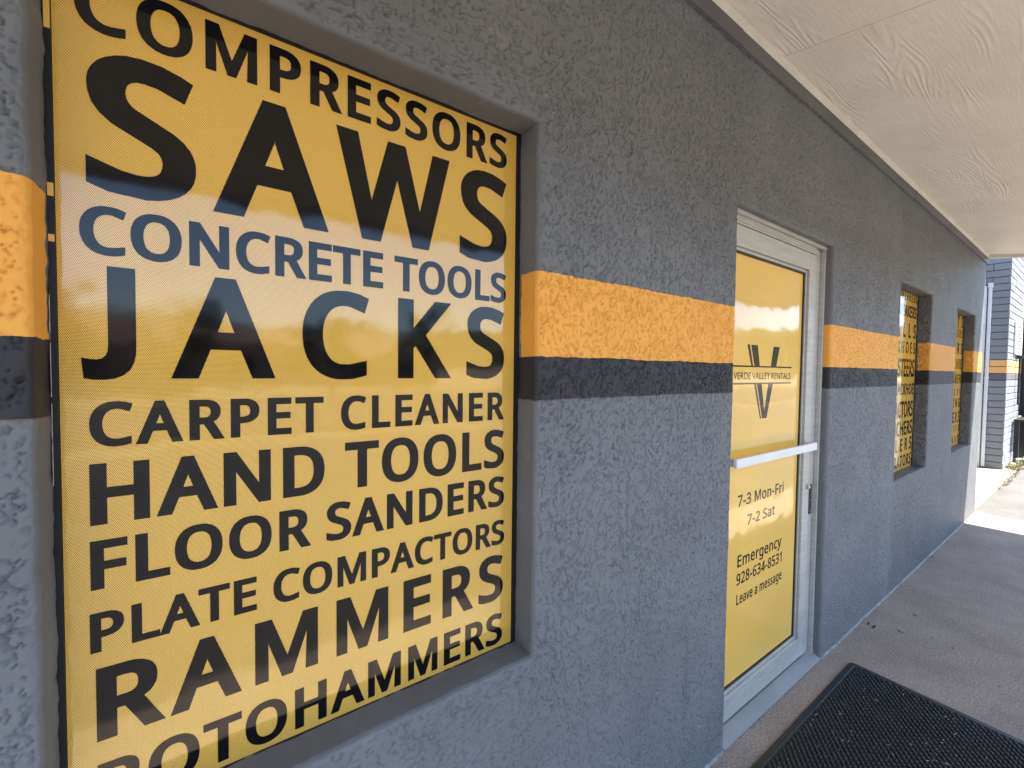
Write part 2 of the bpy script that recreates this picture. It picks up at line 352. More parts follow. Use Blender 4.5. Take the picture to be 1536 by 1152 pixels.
# ------------------------------------------------------------------ lettering
GLYPHS = {'B':{'A':[567,[0,555,-22,315,597,197,597,-44,-22,100,-22,168,155,342,155,411,-22],[1,304,263,208,263,263,410,258,392]],'B':[576,[0,44,595,44,-22,280,-22,314,-21,361,-13,404,0,441,20,470,46,492,76,505,111,512,149,511,186,505,217,493,244,469,273,437,296,425,301,400,294,434,312,461,336,479,364,491,404,492,450,489,470,484,488,477,504,468,520,457,534,443,546,427,557,408,567,368,581,322,590,270,594],[1,184,351,184,489,273,488,308,482,322,477,332,471,340,462,346,450,350,433,350,412,347,395,341,381,334,370,325,363,314,358,296,354,271,351],[1,281,246,314,241,335,233,351,220,358,209,365,188,366,158,363,139,357,122,348,109,338,99,324,91,306,86,281,83,184,83,184,246]],'C':[561,[0,331,495,366,491,477,453,512,563,431,590,349,602,270,599,219,589,173,572,134,549,100,520,73,488,51,451,34,410,22,367,15,304,17,242,22,200,32,161,45,125,63,91,85,61,111,35,143,12,179,-6,220,-20,264,-28,312,-30,393,-25,494,0,494,108,362,80,295,79,275,83,255,90,237,99,220,112,205,128,191,147,180,169,167,209,160,253,159,299,164,347,175,388,192,423,214,451,239,472,267,486,298,493]],'D':[640,[0,570,315,565,359,556,400,543,437,524,470,502,500,474,526,443,548,407,566,367,580,324,590,278,594,44,595,44,-22,263,-21,312,-17,358,-8,400,7,438,25,471,48,499,75,523,106,542,141,556,180,565,222,570,268],[1,425,263,423,239,419,216,413,195,405,176,396,159,386,144,374,131,361,120,346,110,331,102,314,96,295,91,275,87,253,85,184,84,184,489,242,489,285,486,321,478,341,470,359,459,376,445,390,428,403,408,413,384,420,356,426,307]],'E':[500,[0,432,85,184,85,184,246,417,246,417,352,184,352,184,487,432,487,432,595,44,595,44,-22,432,-22]],'F':[471,[0,184,221,417,221,417,328,184,328,184,487,432,487,432,595,44,595,44,-22,184,-22]],'G':[638,[0,292,216,417,216,408,85,306,79,282,83,259,90,239,100,221,113,205,130,191,149,179,171,167,211,160,254,159,303,164,350,172,378,182,403,195,425,211,444,228,460,247,473,268,483,290,490,314,494,350,495,400,489,511,453,557,558,470,588,385,601,296,600,247,592,203,579,164,561,129,538,99,512,73,482,52,449,36,413,24,373,17,331,15,286,17,241,23,199,33,160,48,123,67,90,90,60,118,34,150,11,188,-7,229,-20,275,-28,324,-30,438,-22,558,6,558,324,292,324]],'H':[649,[0,550,595,409,595,409,352,184,352,184,595,44,595,44,-22,184,-22,184,245,409,245,409,-22,550,-22]],'I':[326,[0,273,57,206,73,206,499,273,516,273,595,-2,595,-2,516,65,499,65,73,-2,57,-2,-22,273,-22]],'J':[330,[0,30,-20,70,-27,118,-28,165,-22,205,-5,238,25,258,65,268,112,270,170,270,593,140,593,140,165,137,130,128,105,112,90,88,83,60,84,20,92]],'K':[551,[0,299,322,547,595,384,595,184,372,184,595,44,595,44,-22,184,-22,184,215,202,231,390,-22,550,-22]],'L':[475,[0,434,-22,434,86,184,86,184,595,44,595,44,-22]],'M':[775,[0,413,-21,560,378,548,-21,680,-21,680,594,521,594,361,185,208,594,48,594,48,-21,174,-21,174,347,166,378,307,-21]],'N':[664,[0,566,595,430,595,431,211,184,595,44,595,44,-22,178,-22,177,362,425,-22,566,-22]],'O':[681,[0,611,309,609,332,604,373,594,412,580,449,562,482,540,512,513,538,482,561,446,579,406,593,362,601,314,603,265,601,220,593,179,579,142,561,111,538,84,511,63,481,45,448,32,412,22,373,17,332,15,271,21,207,36,149,53,109,75,74,103,42,138,16,178,-5,224,-21,276,-29,332,-30,384,-24,432,-11,474,8,510,32,540,62,565,96,584,134,598,177,609,237],[1,159,304,162,336,170,380,183,417,195,438,208,455,223,469,240,480,258,488,278,493,301,496,334,495,350,493,366,489,379,484,392,478,404,470,415,459,426,447,435,433,443,417,451,399,456,380,464,337,467,287,464,237,456,194,443,156,432,136,418,118,403,104,387,93,369,85,349,80,327,77,288,78,268,82,249,89,232,98,216,111,201,127,189,146,178,168,167,208,160,253]],'P':[540,[0,44,595,44,-22,184,-22,184,201,250,202,312,210,353,223,396,245,423,266,449,297,466,331,477,376,477,425,471,463,464,481,456,498,446,514,434,528,420,542,403,554,384,565,363,574,340,582,314,588,260,594],[1,239,488,266,486,286,481,302,474,314,464,324,451,331,434,335,413,335,383,330,360,321,343,309,330,295,321,276,314,241,308,184,307,184,489]],'R':[553,[0,44,595,44,-22,184,-22,184,215,240,215,379,-22,536,-22,377,253,417,275,444,302,464,335,474,365,478,410,475,451,465,487,447,519,430,538,408,554,371,573,326,587,273,593],[1,240,488,282,483,302,476,318,465,326,454,334,430,335,394,332,374,325,357,316,344,305,334,291,327,273,323,250,320,184,320,184,488]],'S':[495,[0,436,165,434,187,425,218,411,244,383,275,345,301,189,371,170,387,161,402,155,428,158,453,167,472,181,484,201,492,229,495,283,489,390,455,428,559,379,578,294,599,215,602,157,595,117,581,83,563,55,540,34,512,20,481,14,447,17,401,30,356,56,318,101,282,254,213,278,196,289,182,296,158,294,130,287,111,276,97,260,87,232,79,192,77,134,84,7,123,7,6,86,-20,231,-29,281,-21,325,-7,363,13,393,38,415,67,426,90,435,127]],'T':[500,[0,293,487,471,487,471,595,-26,595,-26,487,153,487,153,-22,293,-22]],'U':[641,[0,547,595,408,595,408,203,406,173,397,139,387,119,373,102,356,90,337,82,314,78,280,77,255,81,235,88,218,98,203,113,192,133,183,157,179,185,178,595,38,595,39,180,42,156,46,134,53,113,61,92,72,73,84,55,99,38,116,23,135,9,156,-3,180,-13,205,-20,232,-26,261,-29,311,-30,352,-26,389,-17,423,-5,452,11,477,30,498,52,514,75,528,101,541,142,547,186]],'V':[536,[0,378,595,243,211,238,192,103,595,-43,595,177,-22,304,-22,524,595]],'W':[794,[0,635,594,539,212,432,594,308,594,202,231,200,213,110,594,-26,594,136,-21,259,-21,373,372,485,-21,608,-21,771,594]],'X':[524,[0,313,300,504,595,354,595,236,407,118,595,-36,595,156,298,-48,-22,102,-22,233,189,362,-22,517,-22]],'Y':[508,[0,103,595,-48,595,157,215,157,-22,297,-22,297,218,502,595,352,595,227,359]]},'S':{'0':[492,[0,440,324,433,390,419,449,398,498,369,539,332,569,309,581,283,589,229,596,172,589,145,581,122,570,102,555,70,520,46,475,31,420,21,358,19,251,26,184,39,126,60,76,88,35,125,4,149,-8,200,-21,251,-21,293,-14,330,1,360,22,385,49,404,82,425,139,437,208],[1,131,317,135,371,147,434,160,465,177,487,195,500,216,506,241,506,262,500,280,487,297,465,310,434,319,394,327,317,323,203,310,139,297,108,281,86,262,73,241,67,216,67,195,73,177,86,160,108,147,139,135,203]],'1':[492,[0,306,587,216,587,46,454,105,379,198,458,195,-14,306,-14]],'2':[492,[0,438,78,167,81,260,173,342,260,387,323,408,374,415,428,411,466,400,500,382,529,357,554,325,574,287,587,243,594,174,591,105,571,19,516,78,442,135,482,182,502,220,506,246,503,267,494,285,479,296,456,301,424,298,396,286,357,254,307,17,63,17,-14,438,-14]],'3':[492,[0,415,464,409,488,399,510,386,530,369,549,347,565,320,578,289,587,255,593,217,595,147,588,86,567,13,525,67,452,171,502,235,506,259,501,279,489,293,472,301,448,301,423,293,392,274,368,247,351,211,342,102,339,102,251,177,251,244,245,278,234,302,215,312,199,317,177,317,146,307,113,299,101,288,90,276,81,261,75,243,70,195,65,121,75,15,112,15,16,55,-2,121,-18,224,-21,281,-14,330,2,368,24,398,53,418,86,430,123,434,163,428,208,411,245,397,263,380,278,360,290,336,300,326,303,342,309,377,334,401,367,414,408]],'4':[492,[0,464,207,380,207,380,590,273,590,-4,193,-4,116,270,116,270,-14,380,-14,380,116,464,116],[1,270,207,119,207,273,426]],'5':[492,[0,209,365,155,359,166,494,394,494,394,587,66,587,43,297,92,265,224,276,263,268,277,262,290,253,300,242,308,229,315,214,320,176,314,133,304,112,290,95,262,77,227,68,187,67,113,79,30,116,30,16,78,-5,162,-21,254,-18,304,-6,347,14,381,42,407,75,424,115,433,159,433,205,425,244,409,279,385,309,353,333,314,351,269,362]],'6':[492,[0,24,219,33,150,53,93,82,47,121,12,168,-11,221,-22,287,-18,330,-5,367,16,396,43,418,77,434,116,441,161,441,207,434,248,420,283,399,314,372,339,338,357,298,369,255,373,198,366,152,347,139,336,152,394,169,436,195,470,216,486,241,499,272,506,307,509,398,496,398,587,255,592,206,581,166,565,131,543,103,517,70,471,48,419,30,344],[1,229,66,214,69,191,80,165,105,144,149,137,207,146,234,163,258,188,276,218,287,258,288,285,280,295,273,305,264,321,238,329,204,329,160,320,119,312,104,303,92,279,75,253,67]],'7':[492,[0,202,-14,440,516,440,587,14,587,14,494,316,494,81,-14]],'8':[492,[0,208,594,166,588,114,569,84,549,61,525,45,496,38,462,39,416,51,378,81,336,127,301,119,297,62,254,36,219,21,178,19,126,27,90,42,57,65,30,96,8,135,-9,181,-19,255,-21,301,-14,342,0,376,20,404,45,424,75,436,110,440,149,433,194,421,221,383,265,323,302,317,299,382,347,411,390,421,429,418,479,406,511,387,538,361,560,328,577,271,592],[1,130,156,133,175,145,200,173,228,218,253,279,225,310,198,324,175,329,147,324,118,311,94,291,76,265,66,229,62,192,66,165,77,155,84,139,105,130,131],[1,242,509,267,503,286,493,301,477,308,455,307,421,298,397,274,372,231,348,185,373,160,397,150,421,149,455,157,477,171,493,191,504,214,509]],'9':[492,[0,437,353,428,422,408,479,379,525,341,560,294,583,241,594,176,591,132,578,96,557,66,529,43,495,28,456,20,412,20,365,27,324,41,289,61,258,89,234,123,215,162,204,205,200,263,206,309,225,321,236,304,163,284,124,256,94,219,74,189,66,154,64,61,78,61,-13,205,-19,254,-9,295,8,330,29,358,56,391,101,413,153,431,229],[1,232,507,248,504,270,493,296,468,317,424,324,365,316,339,298,315,273,296,243,286,202,285,175,293,165,299,155,308,140,334,132,368,132,413,142,453,149,468,159,480,183,498,209,506]],'-':[292,[0,247,170,247,260,11,260,11,170]],'F':[450,[0,171,229,404,229,404,320,171,320,171,495,419,495,419,587,57,587,57,-14,171,-14]],'M':[761,[0,406,-14,567,415,557,-14,671,-14,671,587,527,587,361,160,201,587,57,587,57,-14,165,-14,165,347,159,415,314,-14]],'E':[479,[0,419,77,171,77,171,254,404,254,404,344,171,344,171,495,419,495,419,587,57,587,57,-14,419,-14]],'S':[474,[0,423,171,417,204,404,233,385,258,346,289,187,362,157,385,146,406,142,433,149,466,162,483,180,494,218,503,282,498,381,467,413,556,307,589,208,594,144,582,107,566,76,545,52,519,36,488,28,454,27,421,37,372,59,331,106,290,221,239,282,207,299,188,307,166,307,128,297,104,278,86,253,75,201,69,136,75,20,110,20,11,88,-12,248,-19,297,-8,338,9,371,32,397,60,414,94,423,132]],'L':[454,[0,421,-14,421,78,171,78,171,587,57,587,57,-14]],'a':[483,[0,212,451,143,439,60,407,93,327,194,363,240,365,260,360,275,351,287,333,294,304,295,272,241,271,162,263,128,254,98,243,72,228,52,211,36,192,25,170,18,146,16,119,19,85,28,56,44,30,77,1,122,-16,172,-22,242,-14,285,6,307,25,316,-14,406,-14,404,322,400,349,392,372,380,393,364,411,345,425,321,437,294,445,263,450],[1,294,195,294,172,289,129,282,113,273,99,262,88,250,79,221,67,189,63,161,68,148,75,138,87,132,106,132,133,141,156,156,172,182,184,225,192]],'e':[486,[0,209,451,184,447,140,432,102,408,71,376,48,337,32,291,24,240,24,183,33,131,50,86,76,48,110,18,152,-4,199,-18,251,-22,319,-17,413,11,413,104,308,71,232,68,216,71,200,77,185,86,172,98,161,112,152,130,145,151,140,187,432,187,432,244,429,290,418,331,400,368,375,399,343,424,304,442,259,451],[1,254,364,277,354,296,335,310,307,315,271,142,271,143,277,154,313,172,340,193,357,218,365]],'o':[519,[0,462,244,453,296,437,341,412,379,380,410,340,433,294,447,244,452,191,447,144,433,104,410,72,379,48,341,32,296,24,244,26,174,38,117,62,70,94,31,136,2,186,-16,241,-22,300,-16,352,2,394,31,426,70,448,118,461,174],[1,139,244,143,269,156,313,166,329,177,343,190,352,205,359,222,363,242,364,268,362,289,355,307,342,323,324,335,300,346,253,347,197,340,146,323,106,308,88,290,75,269,67,243,65,217,67,196,75,178,88,163,106,151,131,140,179]],'c':[419,[0,255,-22,299,-18,372,7,372,100,275,70,214,70,196,76,178,88,163,105,146,144,139,194,140,252,151,300,163,323,178,341,197,353,217,359,250,362,352,338,383,423,288,449,197,448,150,435,110,414,77,384,51,346,33,300,24,244,24,182,32,128,49,83,74,45,107,16,147,-5,192,-18]],'n':[529,[0,263,452,225,446,170,425,150,408,144,444,47,444,47,-14,160,-14,161,251,169,298,185,333,196,344,208,353,223,359,241,363,280,363,303,357,320,345,332,324,339,294,340,-14,452,-14,450,312,445,341,437,367,425,390,409,409,389,424,365,436,338,445,307,450]],'r':[365,[0,254,452,202,438,161,411,150,398,146,444,47,444,47,-14,160,-14,161,253,173,295,194,326,229,351,257,359,329,352,342,446]],'i':[240,[0,48,-14,148,-14,148,444,48,444],[0,98,500,125,505,145,520,153,549,145,578,125,594,98,599,71,594,51,578,43,549,51,520,71,505]],'g':[527,[0,185,449,150,441,120,427,94,408,72,384,54,356,41,325,31,292,25,254,23,214,25,173,31,135,41,101,54,71,72,44,95,21,121,2,151,-11,185,-20,241,-21,295,-10,339,14,333,8,329,-52,316,-82,294,-104,283,-110,253,-119,220,-120,141,-108,57,-76,57,-173,95,-188,177,-204,285,-203,333,-192,372,-173,402,-147,424,-114,438,-76,445,-32,446,444,351,444,343,411,339,416,293,440,240,451],[1,245,364,268,360,287,351,304,338,317,318,330,274,335,214,328,133,313,98,291,77,262,67,214,65,201,69,189,75,176,85,165,98,156,114,143,158,138,213,143,269,156,313,177,343,193,355,210,362]],'y':[443,[0,152,-2,131,-55,116,-86,91,-111,70,-119,-12,-115,-12,-200,120,-201,165,-179,198,-148,231,-94,436,444,316,444,205,129,93,444,-27,444]],'t':[323,[0,203,65,192,68,181,76,171,91,166,113,165,361,290,361,290,444,165,444,165,542,86,542,56,445,-8,416,-8,361,53,361,53,104,59,68,72,39,101,6,140,-14,200,-22,293,-6,293,75]],'s':[418,[0,368,133,363,159,345,192,314,219,189,275,137,306,130,323,132,342,140,351,152,359,183,365,229,363,329,333,364,417,267,447,172,451,116,440,71,419,52,403,38,386,28,367,22,347,20,324,26,283,46,250,77,224,205,167,249,138,257,123,255,94,247,81,233,72,211,65,179,63,125,69,21,107,21,10,107,-17,199,-22,260,-12,310,10,336,31,355,56,366,86]],'m':[783,[0,521,451,500,448,449,432,417,412,404,398,410,385,390,411,363,431,327,445,266,452,219,447,166,425,150,409,144,444,47,444,47,-14,160,-14,160,222,166,291,180,328,193,344,209,356,228,362,253,364,277,361,294,353,308,337,319,300,321,-14,432,-14,433,263,442,305,457,336,467,347,479,354,492,360,507,363,540,363,560,358,575,346,587,325,593,295,594,-14,706,-14,704,312,700,341,692,367,681,389,666,408,648,424,626,436,600,445,570,450]],'v':[441,[0,260,-14,434,444,315,444,202,124,92,444,-27,444,146,-14]]},'F':{'V':[617,[0,616,690,502,690,303,223,103,690,-12,690,290,-14,320,-14]],'E':[513,[0,470,690,67,690,67,-8,479,-8,479,96,181,96,181,292,460,292,460,396,181,396,181,586,470,586]],'R':[617,[0,69,690,69,-8,183,-8,183,288,216,288,244,285,271,274,303,250,342,205,390,136,483,-8,619,-8,518,139,459,231,430,269,399,303,374,323,403,338,437,367,461,403,476,444,481,491,471,559,440,614,392,656,327,681,249,690],[1,183,590,238,590,287,586,322,573,345,554,359,528,364,495,361,464,349,436,326,413,290,398,238,392,183,392]],'D':[763,[0,68,-8,343,-8,469,11,571,63,648,141,696,236,712,341,698,441,656,535,583,615,478,670,342,690,68,690],[1,182,586,324,586,425,573,501,538,553,485,585,418,595,341,588,284,564,220,517,159,441,114,329,96,182,96]],'A':[680,[0,367,694,288,694,-12,-8,105,-8,191,193,471,193,562,-8,679,-8],[1,326,516,424,297,236,297]],'L':[503,[0,180,690,66,690,66,-8,488,-8,488,96,180,96]],'Y':[617,[0,301,460,122,690,-16,690,245,358,245,-8,359,-8,359,357,620,690,482,690]],'N':[794,[0,714,690,606,690,606,175,156,690,66,690,66,-8,174,-8,174,504,618,-8,714,-8]],'T':[617,[0,595,690,9,690,9,586,245,586,245,-8,359,-8,359,586,595,586]],'S':[471,[0,407,648,373,667,343,681,311,691,279,697,247,699,175,691,116,666,71,626,42,573,32,508,64,410,139,341,227,287,298,232,327,164,323,144,311,123,291,105,263,92,224,87,186,91,149,103,114,122,81,149,36,199,36,50,75,24,112,6,150,-7,191,-15,235,-17,299,-8,354,19,397,60,424,113,434,177,402,287,327,360,239,413,168,462,139,523,144,546,157,566,178,581,205,591,239,595,267,593,296,586,327,574,360,554,407,515]]}}
CAP = {'B': 573.0, 'S': 573.0, 'F': 682.0}
def lettering(parent, text, kk, x0, x1, zb, cap, y, mat, name='lettering', label=None, fit='space', sx=.9):
    """flat print: one sheet of glyphs, baseline zb, cap height cap, from x0 to x1 on the plane y"""
    sy = cap / CAP[kk]
    def run(sxx, extra):
        x = 0.0; items = []; lo = None; hi = 0
        for ch in text:
            if ch == ' ': x += 230 * sxx + extra; continue
            v = GLYPHS[kk][ch]
            xs = [p for l in v[1:] for p in l[1::2]]
            items.append((ch, x))
            if lo is None: lo = x + min(xs) * sxx
            hi = x + max(xs) * sxx
            x += v[0] * sxx + extra
        return items, lo, hi
    n = len(text) - 1
    if fit == 'space':
        s = sx * sy
        items, lo, hi = run(s, 0)
        extra = ((x1 - x0) - (hi - lo)) / n
        if extra < -.0035 * cap / .07:                 # too tight: narrow the letters a little
            extra = -.0035 * cap / .07
            s *= ((x1 - x0) - extra * n) / (hi - lo)
        items, lo, hi = run(s, extra)
    else:
        s = 1e-4; items, lo, hi = run(s, 0); s *= (x1 - x0) / (hi - lo); items, lo, hi = run(s, 0)
    mb = MB()
    for ch, x in items:
        polys = GLYPHS[kk][ch][1:]
        outers = [l for l in polys if l[0] == 0]; inn = [l for l in polys if l[0] == 1]
        groups = [[l] for l in outers]
        if inn: groups[0] += inn
        for G in groups:
            P = [[Vector((l[i] * s + x, l[i + 1] * sy, 0)) for i in range(1, len(l), 2)] for l in G]
            flat = [p for q in P for p in q]
            mb.poly([(p.x - lo + x0, y, p.y + zb + (20 * sy if kk == 'B' else 14 * sy if kk == 'S' else 8 * sy) ) for p in flat],
                    tessellate_polygon(P))
    o = mb.build(name, mat, parent)
    for f in o.data.polygons:
        if f.normal.y > 0: f.flip()
    if label: o['label'] = label
    return o

# ------------------------------------------------------------------ ground
def slab(name, x0, x1, y0, y1, z0, z1, mat):
    o = MB().box(x0, x1, y0, y1, z0, z1).build(name, mat); o['kind'] = 'structure'; return o
g_ = MB().poly([(-400, -400, -.16), (400, -400, -.16), (400, 400, -.16), (-400, 400, -.16)], [(0, 1, 2, 3)]).build('ground', M['dirt']); g_['kind'] = 'structure'
slab('asphalt_lot', -40, 60, -9.0, .012, -.14, -.015, M['asphalt'])
slab('road', -200, 200, -22, -11, -.15, -.06, M['asphalt'])
slab('far_sidewalk', -200, 200, -24.2, -22, -.15, .02, M['pad'])
slab('sidewalk', -9, 7.08, -1.45, .06, -.13, 0.0, M['concrete'])
slab('entry_pad', 7.085, 10.9, .016, 3.0, -.13, -.002, M['pad'])
slab('back_lot', 11.0, 60, .016, 25, -.13, -.018, M['pad'])

# ------------------------------------------------------------------ stucco wall with its openings
WX0, WX1, WZ1 = -3.2, 7.10, 2.80
OPEN = [(-.204, .702, .782, 2.193), (1.705, 2.690, -.05, 2.222), (3.91, 4.77, .796, 2.197), (5.71, 6.60, .814, 2.182)]
RND = .013
_rng = np.random.default_rng(11); _P = _rng.permutation(4096); _G = _rng.uniform(0, 2 * np.pi, 4096); _GX, _GY = np.cos(_G), np.sin(_G)
def pnoise(x, z, s, off=0.0):
    """2-D gradient noise, about -0.7 .. 0.7"""
    x = x * s + off; z = z * s + off * 1.7 + 50
    xi = np.floor(x).astype(np.int64); zi = np.floor(z).astype(np.int64); fx = x - xi; fz = z - zi
    def g(ix, iz, dx, dz):
        k = _P[(_P[ix & 4095] + iz) & 4095]; return _GX[k] * dx + _GY[k] * dz
    u = fx * fx * fx * (fx * (fx * 6 - 15) + 10); v = fz * fz * fz * (fz * (fz * 6 - 15) + 10)
    a = g(xi, zi, fx, fz) * (1 - u) + g(xi + 1, zi, fx - 1, fz) * u
    c = g(xi, zi + 1, fx, fz - 1) * (1 - u) + g(xi + 1, zi + 1, fx - 1, fz - 1) * u
    return (a * (1 - v) + c * v) * 1.4
def sstep(v, a, b_):
    t = np.clip((v - a) / (b_ - a), 0, 1); return t * t * (3 - 2 * t)
def relief(x, z):
    """trowelled stucco: flat plates cut by short wandering creases and small pits, metres"""
    wx = x + .0035 * pnoise(x, z, 60, 3) + .002 * pnoise(x, z, 140, 5); wz = z + .0035 * pnoise(x, z, 60, 9) + .002 * pnoise(x, z, 140, 7)
    def crease(s, w, off, ms, m0):
        n = np.abs(pnoise(wx, wz * .72, s, off)); m = sstep(pnoise(x, z, ms, off + 20), m0, m0 + .12)
        return sstep(n, w, w * .25) * m
    dens = .16 * pnoise(x, z, 6.5, 80) + .08 * pnoise(x, z, 19, 81)
    h = -.0062 * crease(36, .062, 0, 32, .05 + dens) - .0058 * crease(58, .090, 4, 46, .10 + dens) - .0055 * crease(14, .024, 8, 9, .08) - .0050 * crease(92, .13, 14, 62, .15 + dens)
    h = np.maximum(h, -.0066); h -= .0050 * sstep(pnoise(wx, wz * .8, 105, 30), .40, .52) * sstep(pnoise(x, z, 13, 31), -.15, .15)
    h += .0010 * sstep(pnoise(wx, wz, 27, 40), -.25, .25) + .0010 * pnoise(x, z, 9, 44) + .0014 * pnoise(x, z, 3.1, 47)
    return h
def wall_arrays():
    def axis(segs, marks):
        out = []
        for a, b_, st in segs: out.append(np.linspace(a, b_, max(2, int(round((b_ - a) / st)) + 1)))
        ax = np.unique(np.round(np.concatenate(out + [np.array([m + q for m in marks for q in (-.009, -.0055, -.0025, 0, .0025, .0055, .009)])]), 5))
        keep = [0]
        ms = np.array(marks)
        for i in range(1, len(ax)):                   # drop slivers, never an opening's own line
            if ax[i] - ax[keep[-1]] < .0011:
                if np.min(np.abs(ms - ax[i])) < 1e-6: keep[-1] = i
            else: keep.append(i)
        ax = ax[keep]; return ax[(ax >= segs[0][0] - 1e-9) & (ax <= segs[-1][1] + 1e-9)]
    xs = axis([(WX0, -.36, .06), (-.36, -.19, .0026), (-.19, .70, .0034), (.70, 1.72, .0023), (1.72, 2.69, .0036), (2.69, 3.9, .0042), (3.9, WX1, .04)],
              [v for o in OPEN for v in o[:2]])
    zs = axis([(0.0, WZ1, .0029)], [v for o in OPEN for v in o[2:] if v > 0])
    return xs, zs
def wall_mesh():
    xs, zs = wall_arrays(); nx, nz = len(xs), len(zs)
    X, Z = np.meshgrid(xs, zs, indexing='ij')
    D = np.full(X.shape, 9.0)
    for x0, x1, z0, z1 in OPEN:
        dx = np.maximum(np.maximum(x0 - X, X - x1), 0); dz = np.maximum(np.maximum(z0 - Z, Z - z1), 0); D = np.minimum(D, np.hypot(dx, dz))
    D = np.minimum(D, WX1 - X)
    dd = np.clip(D, 0, RND); Y = RND - np.sqrt(np.maximum(0, RND ** 2 - (RND - dd) ** 2))
    def shift(x, z): return .0022 * pnoise(x, z, 14, 60) + .0012 * pnoise(x, z, 55, 61), .0022 * pnoise(x, z, 14, 64) + .0012 * pnoise(x, z, 55, 65)
    w = np.clip(1 - D / .04, 0, 1); sx_, sz_ = shift(X, Z)
    near = 1 - sstep(X, 3.75, 4.0); R = relief(X, Z) * near
    wob = .0015 * pnoise(X, Z, 3.1, 47) * (1 - near)
    XX = X + sx_ * w; ZZ = Z + sz_ * w * (Z > .02) * (Z < WZ1 - .02); YY = Y - (R + wob) * np.clip(D / RND, 0, 1)
    V = [np.stack([XX.ravel(), YY.ravel(), ZZ.ravel()], 1)]
    cx = (xs[1:] + xs[:-1]) / 2; cz = (zs[1:] + zs[:-1]) / 2; CX, CZ = np.meshgrid(cx, cz, indexing='ij')
    ok = np.ones(CX.shape, bool)
    for x0, x1, z0, z1 in OPEN: ok &= ~((CX > x0) & (CX < x1) & (CZ > z0) & (CZ < z1))
    I, J = np.nonzero(ok); a = I * nz + J
    Fs = [np.stack([a, a + nz, a + nz + 1, a + 1], 1)]
    base = nx * nz
    ys = np.array([RND, .022, .034, .046, .058, .07, .082, .1, .12, .25])
    def strip(P, Q, flip):                             # P: (n,) x, Q: (n,) z along one edge, swept into the wall
        nonlocal base
        sx2, sz2 = shift(P, Q); n, m = len(P), len(ys)
        rg = .0010 * pnoise(P[:, None] * 1 + Q[:, None] * .9, ys[None, :] * 1.0 + 0 * P[:, None], 38, 70) * (ys[None, :] > RND + .001)
        hor = 1.0 if abs(P[0] - P[-1]) > abs(Q[0] - Q[-1]) else 0.0
        x = (P + sx2)[:, None] + rg * (1 - hor); z = (Q + sz2 * (Q > .02))[:, None] + rg * hor; y = np.broadcast_to(ys[None, :], x.shape)
        V.append(np.stack([x.ravel(), y.ravel(), z.ravel()], 1))
        i, j = np.meshgrid(np.arange(n - 1), np.arange(m - 1), indexing='ij'); a = base + i.ravel() * m + j.ravel()
        f = np.stack([a, a + 1, a + m + 1, a + m], 1)
        Fs.append(f[:, ::-1] if flip else f); base += n * m
    for (x0, x1, z0, z1) in OPEN:
        zin = zs[(zs >= z0 - 1e-6) & (zs <= z1 + 1e-6)]; xin = xs[(xs >= x0 - 1e-6) & (xs <= x1 + 1e-6)]
        strip(np.full(len(zin), x0), zin, False); strip(np.full(len(zin), x1), zin, True)
        if z0 > 0: strip(xin, np.full(len(xin), z0), True)
        strip(xin, np.full(len(xin), z1), False)
    strip(np.full(len(zs), WX1), zs, False)
    V = np.concatenate(V).astype(np.float32); Fa = np.concatenate(Fs).astype(np.int32)
    used = np.zeros(len(V), bool); used[Fa.ravel()] = True; idx = np.cumsum(used) - 1; V = V[used]; Fa = idx[Fa].astype(np.int32)
    me = bpy.data.meshes.new('wall_face')
    me.vertices.add(len(V)); me.vertices.foreach_set('co', V.ravel())
    me.loops.add(Fa.size); me.loops.foreach_set('vertex_index', Fa.ravel())
    me.polygons.add(len(Fa)); me.polygons.foreach_set('loop_start', np.arange(0, Fa.size, 4, dtype=np.int32))
    me.update(calc_edges=True); me.validate()
    print('wall faces', len(Fa)); return me
store = empty('store_wall', (2, .12, 0), 'long dark grey stucco shop wall with an orange and black painted stripe', 'wall')
mesh_obj('stucco_face', wall_mesh(), M['stucco'], store, True)
# body of the building behind the face
bb = MB().box(WX0, WX1 - .01, .9, 1.0, -.1, 3.05).box(WX1 - .16, WX1 - .012, .252, 8.0, -.1, 3.05).box(WX0, WX1 - .012, .0, 8.0, 3.06, 3.28)
bb.box(WX0, WX0 + .16, .252, 8, -.1, 3.05).box(WX0 + .17, WX1 - .17, 1.01, 8, -.1, 3.05).box(WX0, WX1 - .012, .012, .25, 2.803, 3.055)
bb.build('building_body', M['band'], store)
# painted board at the wall head and the cream cove trim above it
mb = MB(); tr = MB(); x = WX0; k = 0
while x < WX1:
    e = min(x + 2.44, WX1 + .0); dy = .002 * (k % 2)
    mb.box(x + .001, e - .001, -.012 - dy, .011, 2.801, 2.862, .002)
    tr.poly([(x + .001, -.010 - dy, 2.863), (e - .001, -.010 - dy, 2.863), (e - .001, -.027, 2.884), (x + .001, -.027, 2.884),
             (x + .001, -.010, 2.90), (e - .001, -.010, 2.90)], [(0, 1, 2, 3), (3, 2, 5, 4), (0, 4, 5, 1)])
    x += 2.44; k += 1
mb.build('frieze_board', M['band'], store); tr.build('cove_trim', M['trim'], store)
